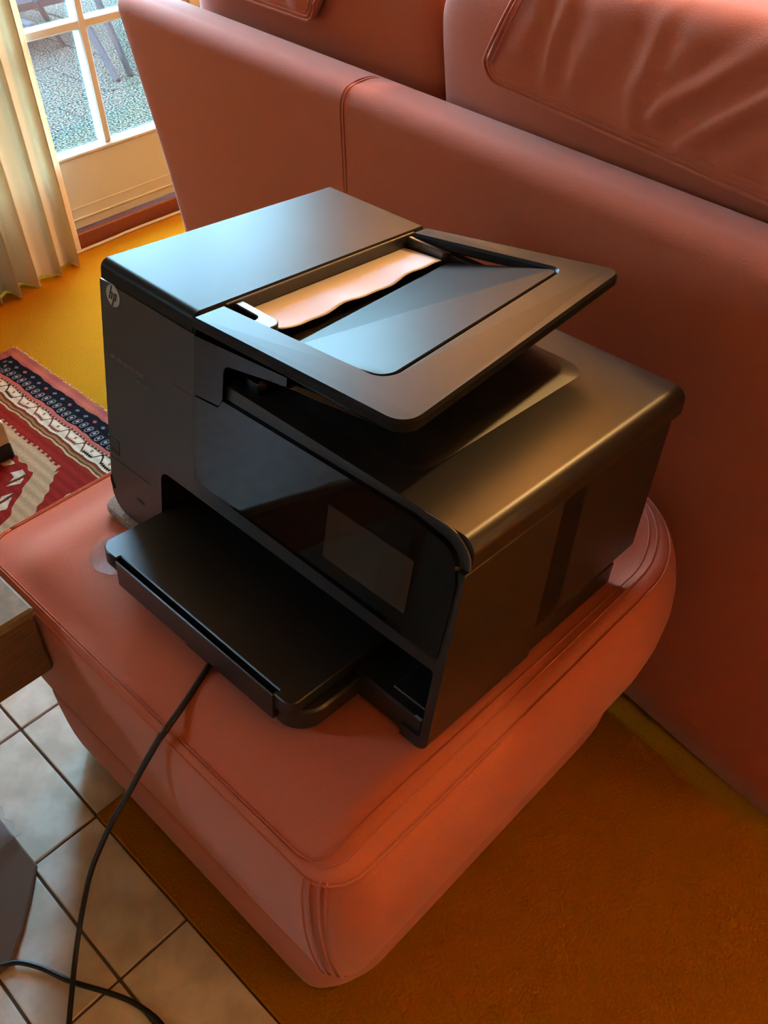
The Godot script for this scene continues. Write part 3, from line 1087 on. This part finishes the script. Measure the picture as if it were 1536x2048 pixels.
func sheet_tray(t: Node3D) -> void:
	# the sloping tray: local u along the slope, w along z
	# the tray rises to the right, a little more at the back than at the front
	var slope := func(u, w, h):
		var k: float = u / 0.272
		var d: float = clampf((-0.02 - w) / 0.34, -0.1, 1.1)
		return Vector3(-0.3435 + u * 0.9945 - 0.024 * k * d - h * 0.08, 0.3055 + k * (0.0175 + 0.0165 * d) + h, w)
	var frame := outline([[0.0, -0.022, 0.0], [0.272, -0.018, 0.022], [0.272, -0.366, 0.018], [0.0, -0.354, 0.0], [0.0, -0.328, 0.0], [0.213, -0.334, 0.012], [0.213, -0.061, 0.018], [0.0, -0.061, 0.0]], 8)
	put("document_tray", extrude_mesh(frame, -0.012, 0.0, 0.0026, slope), M.satin_top, t)
	put("under_shell", extrude_mesh(outline([[0.088, -0.026, 0.0], [0.264, -0.024, 0.02], [0.264, -0.360, 0.016], [0.088, -0.350, 0.0]], 8), -0.0185, -0.0122, 0.003, func(u, w, h): return slope.call(u, w, h - 0.014 * clampf((0.2115 - u) / 0.1285, 0.0, 1.0))), M.gloss_black, t)
	# hinged inner flap, sunk at its left edge
	var flap := func(u, w, h): return slope.call(u, w, h - 0.017 * pow(maxf(0.2115 - u, 0.0) / 0.1285, 1.2))
	put("tray_flap", extrude_mesh(outline([[0.083, -0.0625, 0.0], [0.2115, -0.0625, 0.017], [0.2115, -0.3325, 0.011], [0.060, -0.3265, 0.0]], 8), -0.006, -0.0006, 0.0012, flap), M.satin_top, t)
	put("feeder_throat", span_mesh(Vector3(-0.3475, 0.2905, -0.335), Vector3(-0.3440, 0.3045, -0.064), 0.0008), M.guide_plastic, t)
	put("well_wall", span_mesh(Vector3(-0.345, 0.2745, -0.342), Vector3(-0.17, 0.2985, -0.3300), 0.001), M.satin_black, t)
	put("well_wall", span_mesh(Vector3(-0.345, 0.2745, -0.060), Vector3(-0.20, 0.2965, -0.0500), 0.001), M.satin_black, t)
	# feed bed below the cover, with the two paper guides
	put("feed_bed", span_mesh(Vector3(-0.42, 0.2745, -0.335), Vector3(-0.252, 0.2815, -0.06), 0.001), M.satin_black, t)
	put("feed_slot", span_mesh(Vector3(-0.42, 0.281, -0.335), Vector3(-0.40, 0.300, -0.055), 0.001), M.dark_recess, t)
	var st: SurfaceTool
	for z in [[-0.0835, -0.062, 1.0], [-0.345, -0.3225, -1.0]]:
		st = begin()
		var z0: float = z[0]
		var z1: float = z[1]
		var gp := outline([[-0.344, z0, 0.0], [-0.286, z0, 0.010], [-0.286, z1, 0.002], [-0.306, z1, 0.004], [-0.308, lerpf(z0, z1, 0.45 if z[2] > 0 else 0.55), 0.006], [-0.344, lerpf(z0, z1, 0.45 if z[2] > 0 else 0.55), 0.0]] if z[2] > 0 else [[-0.344, z1, 0.0], [-0.286, z1, 0.010], [-0.286, z0, 0.002], [-0.306, z0, 0.004], [-0.308, lerpf(z0, z1, 0.5), 0.006], [-0.344, lerpf(z0, z1, 0.5), 0.0]], 6)
		extrude(st, gp, 0.2816, 0.3025, 0.001, func(x, zz, y): return Vector3(x, y, zz))
		put("paper_guide", done(st), M.guide_plastic, t)

func lower_trays(t: Node3D) -> void:
	# drawer front below the opening and the tray that sticks out
	put("paper_drawer", span_mesh(Vector3(-0.402, 0.001, -0.15), Vector3(-0.0095, 0.035, -0.004), 0.002), M.satin_black, t)
	put("drawer_edge", span_mesh(Vector3(-0.122, 0.0335, -0.006), Vector3(-0.0195, 0.0360, -0.0035), 0.0008), M.metal_rim_dark if M.has("metal_rim_dark") else M.satin_top, t)
	var body := outline([[-0.376, -0.02, 0.0], [-0.086, -0.02, 0.0], [-0.086, 0.073, 0.028], [-0.376, 0.073, 0.020]], 9)
	put("drawer_bottom", extrude_mesh(body, -0.001, 0.032, 0.003, func(x, z, y): return Vector3(x + 0.010 * (0.032 - y) / 0.032 * (1.0 if x < -0.2 else -0.6), y, z)), M.satin_black, t)
	var out := outline([[-0.403, -0.12, 0.0], [-0.099, -0.12, 0.0], [-0.099, 0.078, 0.020], [-0.1215, 0.078, 0.0], [-0.1215, 0.0715, 0.001], [-0.3725, 0.0715, 0.001], [-0.3725, 0.078, 0.0], [-0.403, 0.078, 0.018]], 8)
	var o := put("output_tray", extrude_mesh(out, 0.026, 0.0455, 0.0012, func(x, z, y): return Vector3(x, y, z)), M.satin_black, t)
	put("front_flap", extrude_mesh(outline([[-0.3715, 0.0725, 0.0], [-0.1225, 0.0725, 0.0], [-0.1225, 0.0795, 0.001], [-0.3715, 0.0795, 0.001]], 3), 0.008, 0.0438, 0.0012, func(x, z, y): return Vector3(x, y, z)), M.satin_black, o)
	put("finger_notch", extrude_mesh(outline([[-0.258, 0.055, 0.008], [-0.222, 0.055, 0.008], [-0.222, 0.0735, 0.001], [-0.258, 0.0735, 0.001]], 4), 0.002, 0.010, 0.001, func(x, z, y): return Vector3(x, y, z + 0.004)), M.dark_recess, o)
	for p in [[-0.205, 0.012], [-0.205, 0.028]]:
		put("stop_rib", span_mesh(Vector3(p[0], 0.0452, p[1]), Vector3(p[0] + 0.0012, 0.0460, p[1] + 0.012), 0.0003), M.satin_black, o)
	# opening above: dark back and roof
	put("opening_back", span_mesh(Vector3(-0.40, 0.03, -0.16), Vector3(-0.012, 0.10, -0.150), 0.001), M.dark_recess, t)

func on_front(x: float, y: float, proud := 0.0006) -> Vector3:
	return Vector3(x, y, front_z(y) + proud)

func markings(t: Node3D) -> void:
	# round silver badge with the two slanted letters
	var st := begin()
	var c := Vector2(-0.4775, 0.2745)
	var disc := PackedVector2Array()
	for k in 40:
		disc.append(c + Vector2(cos(TAU * k / 40), sin(TAU * k / 40)) * 0.0115)
	var fp := func(x, y, z): return Vector3(x, y, front_z(y) + z)
	extrude(st, disc, -0.001, 0.0006, 0.0, fp)
	var badge := put("badge", done(st), M.logo_silver, t)
	badge.set_meta("label", "round silver badge reading hp")
	st = begin()
	var bar := func(x0: float, y0: float, x1: float, y1: float, w: float) -> void:
		# a slanted stroke as a sheared prism
		var sl := 0.34
		var s0 := c.x + x0 + y0 * sl
		var s1 := c.x + x1 + y1 * sl
		extrude(st, PackedVector2Array([Vector2(s0, c.y + y0), Vector2(s0 + w, c.y + y0), Vector2(s1 + w, c.y + y1), Vector2(s1, c.y + y1)]), 0.0004, 0.0011, 0.0, fp)
	# h: tall stem, shoulder, short leg
	bar.call(-0.0056, -0.0042, -0.0056, 0.0108, 0.0016)
	bar.call(-0.0022, -0.0042, -0.0022, 0.0032, 0.0016)
	bar.call(-0.0052, 0.0026, -0.0052, 0.0040, 0.0042)
	# p: long stem below, bowl
	bar.call(0.0014, -0.0108, 0.0014, 0.0040, 0.0016)
	bar.call(0.0048, -0.0038, 0.0048, 0.0034, 0.0016)
	bar.call(0.0018, 0.0026, 0.0018, 0.0040, 0.0042)
	bar.call(0.0018, -0.0042, 0.0018, -0.0028, 0.0042)
	put("badge_letters", done(st), M.dark_recess, badge)
	var f := SystemFont.new()
	f.font_names = PackedStringArray(["Droid Sans"])
	var lean := Basis(Vector3.RIGHT, -atan(LEAN))
	for w in [["HP Officejet Pro 8620", Vector2(-0.458, 0.2035), 0.0062], ["e-All-in-One", Vector2(-0.4335, 0.1935), 0.0042]]:
		var tm := TextMesh.new()
		tm.text = w[0]
		tm.font = f
		tm.font_size = 32
		tm.pixel_size = w[2] / 32.0
		tm.depth = 0.0004
		var o := put("lettering", tm, M.print_grey, t)
		o.transform = Transform3D(lean, on_front(w[1].x, w[1].y, 0.0003))
	# small square pictogram and its inner lines
	st = begin()
	for r in [[-0.500, 0.0785, -0.4815, 0.0791], [-0.500, 0.0966, -0.4815, 0.0972], [-0.500, 0.0785, -0.4994, 0.0972], [-0.4821, 0.0785, -0.4815, 0.0972], [-0.4965, 0.083, -0.485, 0.0836], [-0.4965, 0.087, -0.485, 0.0876], [-0.4965, 0.091, -0.485, 0.0916]]:
		extrude(st, PackedVector2Array([Vector2(r[0], r[1]), Vector2(r[2], r[1]), Vector2(r[2], r[3]), Vector2(r[0], r[3])]), 0.0, 0.0004, 0.0, fp)
	put("wireless_mark", done(st), M.dark_recess, t)
	# seam lines
	for r in [[-0.5005, 0.0705, -0.424, 0.0711], [-0.380, 0.2178, -0.344, 0.2184], [-0.3443, 0.12, -0.3437, 0.2925]]:
		put("seam_line", extrude_mesh(PackedVector2Array([Vector2(r[0], r[1]), Vector2(r[2], r[1]), Vector2(r[2], r[3]), Vector2(r[0], r[3])]), 0.0, 0.0003, 0.0, fp), M.dark_recess, t)
	# curved power key and memory slot
	put("power_key", tube_mesh(smooth_path([on_front(-0.501, 0.0425), on_front(-0.5005, 0.036), on_front(-0.4985, 0.0305), on_front(-0.494, 0.0265)]), 0.0009, 6), M.dark_recess, t)
	put("usb_port", span_mesh(Vector3(-0.4505, 0.0330, -0.02), Vector3(-0.4365, 0.0375, front_z(0.035) + 0.0006), 0.0004), M.dark_recess, t)

func printer_papers() -> void:
	# one sheet lying in the feeder, its free edge curling and wavy
	var st := begin()
	var rings := []
	for i in 49:
		var w := i / 48.0
		var z := lerpf(-0.0840, -0.3195, w)
		var ring := PackedVector3Array()
		var bot := PackedVector3Array()
		for k in 25:
			var u := k / 24.0
			var edge := -0.2895 - 0.0035 * w + 0.0012 * sin(w * 31.0) - 0.003 * smoothstep(0.12, 0.0, w)
			var x := lerpf(-0.398, edge + 0.0035, u)
			var y := 0.2875 + 0.0052 * u + 0.0016 * smoothstep(0.6, 1.0, u) * sin(w * 15.0 + 2.2) + 0.0035 * smoothstep(0.6, 1.0, w) * smoothstep(0.5, 1.0, u)
			ring.append(PB * Vector3(x, y, z) + PO)
			bot.append(PB * Vector3(x, y - 0.0006, z) + PO)
		bot.reverse()
		ring.append_array(bot)
		rings.append(ring)
	loft(st, rings)
	var o := put("paper_sheet", done(st), M.white_paper)
	tag(o, "white sheet of paper with a curled wavy edge lying in the sheet feeder", "paper")
	# what steadies the front left of the printer
	st = begin()
	pillow(st, Transform3D(Basis.IDENTITY, Vector3(-0.378, 0.4490, 0.094)), Vector3(0.038, 0.0082, 0.036), 0.4)
	o = put("felt_pad", done(st), M.grey_fluff)
	tag(o, "grey fluffy pad peeping out under the front left of the printer", "pad")
	st = begin()
	lathe(st, [[0.001, 0.0], [0.034, 0.0], [0.036, 0.0012], [0.034, 0.0022], [0.001, 0.0022]], Vector3(-0.336, ottoman_top(-0.336, 0.158) + 0.0012, 0.158), 40)
	o = put("plastic_disc", done(st), M.clear_film)
	tag(o, "clear round plastic disc on the ottoman under the corner of the output tray", "disc")

# ---------------------------------------------------------------- left side
func table_and_left_things() -> void:
	var t := thing("coffee_table", "stone topped coffee table with a thick brown wooden frame, cut by the photo's edge", "table")
	put("frame", span_mesh(Vector3(-1.15, 0.335, 0.275), Vector3(-0.338, 0.428, 1.0), 0.004), M.table_wood, t)
	put("stone_top", span_mesh(Vector3(-1.152, 0.4285, 0.2725), Vector3(-0.335, 0.442, 1.002), 0.003), M.table_stone, t)
	for p in [Vector3(-1.1, 0.17, 0.33), Vector3(-1.1, 0.17, 0.94)]:
		put("leg", span_mesh(p - Vector3(0.03, 0.1595, 0.03), p + Vector3(0.03, 0.165, 0.03), 0.003), M.table_wood, t)
	put("leg", span_mesh(Vector3(-0.52, 0.0, 0.90), Vector3(-0.46, 0.335, 0.96), 0.003), M.table_wood, t)
	t = thing("wooden_block", "low cream painted wooden box with a black base standing on the rug", "box")
	put("lid", span_mesh(Vector3(-1.45, 0.046, -0.045), Vector3(-1.188, 0.100, 0.22), 0.004), M.cream_paint, t)
	put("base", span_mesh(Vector3(-1.449, 0.0085, -0.044), Vector3(-1.189, 0.0455, 0.219), 0.003), M.black_paint, t)
	# thin dark sheet standing in for a soft shadow on the tiles, plus clear film
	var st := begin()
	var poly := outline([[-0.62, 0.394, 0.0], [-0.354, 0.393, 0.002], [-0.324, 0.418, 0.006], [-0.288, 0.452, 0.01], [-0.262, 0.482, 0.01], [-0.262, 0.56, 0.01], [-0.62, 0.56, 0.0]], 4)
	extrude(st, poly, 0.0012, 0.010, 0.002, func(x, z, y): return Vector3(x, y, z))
	var o := put("shadow_sheet", done(st), M.painted_shadow)
	tag(o, "dark brown sheet painting a soft shadow on the tiles at the lower left", "painted_shadow")
	st = begin()
	var rings := []
	for i in 13:
		var x := lerpf(-0.52, -0.405, i / 12.0)
		var ring := PackedVector3Array()
		for k in 9:
			var u := k / 8.0
			ring.append(Vector3(x + 0.004 * sin(u * 9.0 + i), 0.0125 + 0.018 * sin(u * PI) + 0.003 * sin(i * 2.3 + u * 7.0), lerpf(0.385, 0.43, u) + 0.003 * sin(i * 1.9)))
		var bot := PackedVector3Array()
		for k in range(8, -1, -1):
			bot.append(ring[k] - Vector3(0, 0.0012, 0))
		ring.append_array(bot)
		rings.append(ring)
	loft(st, rings)
	o = put("plastic_wrap", done(st), M.clear_film)
	tag(o, "crumpled clear plastic wrap on the dark brown shadow sheet", "plastic")

# ---------------------------------------------------------------- rug
const RX0 := -1.585
const RX1 := -0.78
const RZ0 := -0.262
const RZ1 := 0.72

func rug_color(x: float, z: float, rng: RandomNumberGenerator) -> Color:
	var red := Color(0.52, 0.14, 0.11)
	var tan := Color(0.70, 0.56, 0.42)
	var cream := Color(0.78, 0.71, 0.60)
	var pink := Color(0.60, 0.30, 0.26)
	var navy := Color(0.085, 0.075, 0.095)
	var brown := Color(0.36, 0.20, 0.12)
	# distance from the nearest edge, and position along it
	var dz := minf(z - RZ0, RZ1 - z)
	var dx := minf(x - RX0, RX1 - x)
	var d := minf(dx, dz)
	var s := x if dz < dx else z
	if d < 0.026:
		return pink.lerp(Color(0.66, 0.36, 0.28), 0.5 + 0.5 * sin(s * 60.0))
	if d < 0.077:
		var v := (d - 0.026) / 0.051
		var u := fposmod(s / 0.033, 1.0)
		if v < 0.06 or v > 0.94:
			return navy
		if absf(v - 0.5) < 0.03:
			return Color(0.15, 0.12, 0.12)
		if v < 0.5:
			var w := absf(u - 0.5) * 2.0
			var e := absf(v - 0.27) * 4.0
			if w + e < 0.42:
				return Color(0.62, 0.30, 0.26) if fposmod(floor(s / 0.033), 3.0) < 1.0 else Color(0.42, 0.38, 0.40)
			return navy
		var ww := fposmod(s / 0.022, 1.0) - 0.5
		var rr := Vector2(ww * 1.2, (v - 0.73) * 1.9).length()
		if rr < 0.16:
			return Color(0.66, 0.62, 0.58)
		if rr > 0.30 and rr < 0.42:
			return Color(0.50, 0.46, 0.46)
		return navy
	if d < 0.090:
		var v := (d - 0.077) / 0.013
		if v > 0.75:
			return brown if fposmod(s / 0.012, 1.0) < 0.7 else cream
		return Color(0.66, 0.33, 0.29)
	if d < 0.122:
		# running zigzag with combs
		var v := (d - 0.090) / 0.032
		var u := fposmod(s / 0.065, 1.0)
		var line: float
		if u < 0.55:
			line = 0.68 + 0.05 * sin(u * 60.0)
		else:
			line = lerpf(0.68, 0.12, clampf((u - 0.55) / 0.16, 0.0, 1.0)) if u < 0.78 else lerpf(0.12, 0.68, (u - 0.78) / 0.22)
		var ink := Color(0.18, 0.10, 0.08) if fposmod(s + 2.0, 0.9) < 0.62 else Color(0.48, 0.20, 0.16)
		if absf(v - line) < 0.09:
			return ink
		if absf(v - 0.30) < 0.11 and absf(u - 0.28) < 0.05:
			return Color(0.56, 0.36, 0.24)
		if v < 0.05 or v > 0.96:
			return brown
		return cream
	if d < 0.145:
		var v := (d - 0.122) / 0.023
		if v < 0.22:
			return brown.lerp(red, 0.3)
		if v < 0.48:
			return Color(0.58, 0.42, 0.26)
		if v < 0.62:
			return brown
		if v < 0.82:
			return tan
		return brown.lerp(red, 0.6)
	# field with a tan medallion whose upper edges are finely notched
	var zz := z if z < 0.23 else 0.46 - z
	var ser := 0.006 * (1.0 if fposmod(x * 55.0, 1.0) < 0.5 else 0.0)
	var s1 := zz + 0.092
	var s2 := (x + 1.09) * -0.785 + (zz + 0.091) * 0.62
	var s3 := (-2.44 - x + 1.09) * -0.785 + (zz + 0.091) * 0.62
	var inside := minf(s1, minf(s2, s3))
	var cut := ser if inside == s1 or s1 < 0.02 else 0.002 * sin(zz * 260.0)
	if inside > cut and inside < 0.050 + 0.003 * sin(x * 160.0):
		return tan
	if inside > 0.062 and inside < 0.085 and fposmod(x * 13.0 + zz * 6.0, 1.0) < 0.62:
		return cream if fposmod(x * 26.0, 1.0) < 0.8 else brown
	if inside > 0.10 and absf(fposmod(x * 8.0 - zz * 7.0, 1.0) - 0.5) < 0.13:
		return tan
	if Vector2(x + 0.99, z + 0.05).length() < 0.012:
		return tan
	return red

func rug() -> void:
	var rng := RandomNumberGenerator.new()
	rng.seed = 77
	var w := 820
	var h := 1000
	var im := Image.create(w, h, false, Image.FORMAT_RGB8)
	for j in h:
		var z := lerpf(RZ0, RZ1, (j + 0.5) / h)
		var wob := 0.0016 * sin(z * 90.0)
		for i in w:
			var x := lerpf(RX0, RX1, (i + 0.5) / w)
			var c := rug_color(x + wob, z + 0.0018 * sin(x * 47.0) + 0.001 * sin(x * 131.0), rng)
			var g := rng.randf_range(0.86, 1.10) * (0.94 + 0.06 * sin(z * 300.0))
			im.set_pixel(i, j, Color(c.r * g, c.g * g, c.b * g))
	var m := mat("rug_wool", Color(1, 1, 1), 0.95, 0.0, 0.1)
	m.albedo_texture = ImageTexture.create_from_image(im)
	var st := SurfaceTool.new()
	st.begin(Mesh.PRIMITIVE_TRIANGLES)
	var nx := 60
	var nz := 60
	var y := func(x: float, z: float) -> float: return 0.0085 + 0.0012 * sin(x * 9.0 + z * 4.0)
	st.set_smooth_group(1)
	for i in nx:
		for j in nz:
			var q := []
			for o in [[0, 0], [1, 0], [1, 1], [0, 1]]:
				var u: float = float(i + o[0]) / nx
				var v: float = float(j + o[1]) / nz
				var x := lerpf(RX0, RX1, u)
				var z := lerpf(RZ0, RZ1, v)
				q.append([Vector3(x, y.call(x, z), z), Vector2(u, v)])
			for k in [0, 1, 2, 0, 2, 3]:
				st.set_uv(q[k][1])
				st.add_vertex(q[k][0])
	st.set_smooth_group(-1)
	# the edge has thickness
	var c := [Vector2(RX0, RZ0), Vector2(RX1, RZ0), Vector2(RX1, RZ1), Vector2(RX0, RZ1)]
	for k in 4:
		for s in nx:
			var a: Vector2 = c[k].lerp(c[(k + 1) % 4], float(s) / nx)
			var b: Vector2 = c[k].lerp(c[(k + 1) % 4], float(s + 1) / nx)
			var ya: float = y.call(a.x, a.y)
			var yb: float = y.call(b.x, b.y)
			for v in [[a, 0.001], [a, ya], [b, yb], [a, 0.001], [b, yb], [b, 0.001]]:
				st.set_uv(Vector2((v[0].x - RX0) / (RX1 - RX0), (v[0].y - RZ0) / (RZ1 - RZ0)))
				st.add_vertex(Vector3(v[0].x, v[1], v[0].y))
	var t := thing("rug", "oriental wool rug with red field, navy and cream borders", "rug")
	put("pile", done(st), m, t)
	var fs := begin()
	for i in 230:
		var x := lerpf(RX0, RX1, (i + 0.5) / 230.0)
		var l := rng.randf_range(0.003, 0.008)
		tube(fs, [Vector3(x, 0.007, RZ0 + 0.001), Vector3(x + rng.randf_range(-0.003, 0.003), 0.0055, RZ0 - l)], 0.0011, 4)
	for i in 200:
		var z := lerpf(RZ0, RZ1, (i + 0.5) / 200.0)
		tube(fs, [Vector3(RX0 + 0.001, 0.007, z), Vector3(RX0 - rng.randf_range(0.004, 0.014), 0.0055, z + rng.randf_range(-0.004, 0.004))], 0.0012, 4)
	var fo := put("fringe", done(fs), M.fringe, t)
	fo.set_meta("kind", "stuff")

# ---------------------------------------------------------------- curtain
func curtain() -> void:
	var t := thing("curtain", "cream floor length curtain gathered in folds left of the terrace door", "curtain")
	var rings := []
	var n := 420
	for lv in [[2.34, 0.9], [1.8, 0.95], [1.2, 1.0], [0.8, 1.0], [0.4, 1.02], [0.2, 1.05], [0.03, 1.1], [0.0095, 1.1]]:
		var outer := PackedVector3Array()
		var inner := PackedVector3Array()
		for i in n + 1:
			var u := float(i) / n
			var z := lerpf(-0.668, 0.86, u)
			var ph := u * 25.0 * TAU + 1.1 * sin(u * 31.0) + 0.5
			var amp: float = (0.024 + 0.009 * sin(u * 47.0)) * lv[1] * smoothstep(0.0, 0.012, u)
			var x: float = -1.850 + 0.022 * smoothstep(0.8, 0.0, lv[0]) * smoothstep(0.05, 0.16, u) + amp * sin(ph) + 0.008 * sin(ph * 2.3 + 1.0)
			if u < 0.06:
				x = lerpf(-1.925, x, smoothstep(0.0, 0.06, u))
			var zz: float = z + 0.010 * sin(ph + 1.3) * lv[1] + 0.012 * (lv[1] - 1.0) * sin(u * 40.0)
			var y: float = lv[0] + (0.003 * sin(ph + 2.0) if lv[0] < 0.1 else 0.0)
			outer.append(Vector3(x + 0.0008, y, zz))
			inner.append(Vector3(x - 0.0008, y, zz))
		inner.reverse()
		outer.append_array(inner)
		rings.append(outer)
	var st := begin()
	loft(st, rings, true, false, false)
	put("cloth", done(st), M.curtain_cloth, t)
	var r := thing("curtain_rod", "brass curtain rod above the terrace door", "rod")
	put("rod", tube_mesh([Vector3(-1.868, 2.36, -1.95), Vector3(-1.868, 2.36, 0.95)], 0.012, 12), M.brass, r)
	for z in [-1.95, 0.95]:
		put("bracket", span_mesh(Vector3(-1.94, 2.35, z - 0.01), Vector3(-1.86, 2.37, z + 0.01), 0.002), M.brass, r)

# ---------------------------------------------------------------- cords
func cords() -> void:
	var t := thing("power_cord", "black power cord running from the printer over the ottoman down to the tiles", "cord")
	var p: Array = [Vector3(-0.13988, 0.44000, 0.14744), Vector3(-0.12783, 0.43700, 0.18749), Vector3(-0.11450, 0.43400, 0.23194), Vector3(-0.10500, 0.43000, 0.26536), Vector3(-0.10522, 0.42500, 0.27349), Vector3(-0.12791, 0.37000, 0.29040), Vector3(-0.15911, 0.30000, 0.30515), Vector3(-0.18558, 0.24000, 0.32053), Vector3(-0.20754, 0.18000, 0.33766), Vector3(-0.22445, 0.12000, 0.35856), Vector3(-0.22698, 0.07500, 0.37881), Vector3(-0.21873, 0.04500, 0.39969), Vector3(-0.20391, 0.02500, 0.42040), Vector3(-0.18371, 0.01400, 0.44037), Vector3(-0.14702, 0.00650, 0.47074), Vector3(-0.11599, 0.00450, 0.49374), Vector3(-0.07717, 0.00450, 0.51299)]
	for k in 6:
		var v: Vector3 = p[k]
		if v.z < 0.27 and v.y > 0.4:
			p[k] = Vector3(v.x, maxf(v.y, ottoman_top(v.x, v.z) + 0.0042), v.z)
	put("cable", tube_mesh(smooth_path(p, 8), 0.0034, 10), M.cord_rubber, t)
	var t2 := thing("plug_cord", "black cable curling across the tiles with a plug at the photo's left edge", "cord")
	var q := [Vector3(-0.26740, 0.00800, 0.49352), Vector3(-0.25729, 0.00600, 0.47701), Vector3(-0.23200, 0.00450, 0.46056), Vector3(-0.19035, 0.00450, 0.44326), Vector3(-0.13895, 0.00450, 0.41543), Vector3(-0.10604, 0.00450, 0.40155), Vector3(-0.06771, 0.00450, 0.39445), Vector3(-0.03466, 0.00450, 0.40181), Vector3(-0.00711, 0.00450, 0.43245)]
	put("cable", tube_mesh(smooth_path(q, 8), 0.0034, 10), M.cord_rubber, t2)
	var st := begin()
	var a: Vector3 = q[0]
	var d: Vector3 = (q[1] - q[0]).normalized()
	var b := Basis.looking_at(d, Vector3.UP)
	var rings := []
	for pr in [[-0.005, 0.0035], [-0.012, 0.006], [-0.02, 0.008], [-0.024, 0.0115], [-0.05, 0.0125], [-0.054, 0.010]]:
		var ring := PackedVector3Array()
		for k in 16:
			var g := TAU * k / 16
			ring.append(a + Vector3(0, 0.006, 0) + b * Vector3(cos(g) * pr[1], sin(g) * pr[1] * 0.8, pr[0] * -1.0 - 0.0))
		rings.append(ring)
	loft(st, rings)
	put("plug", done(st), M.cord_rubber, t2)
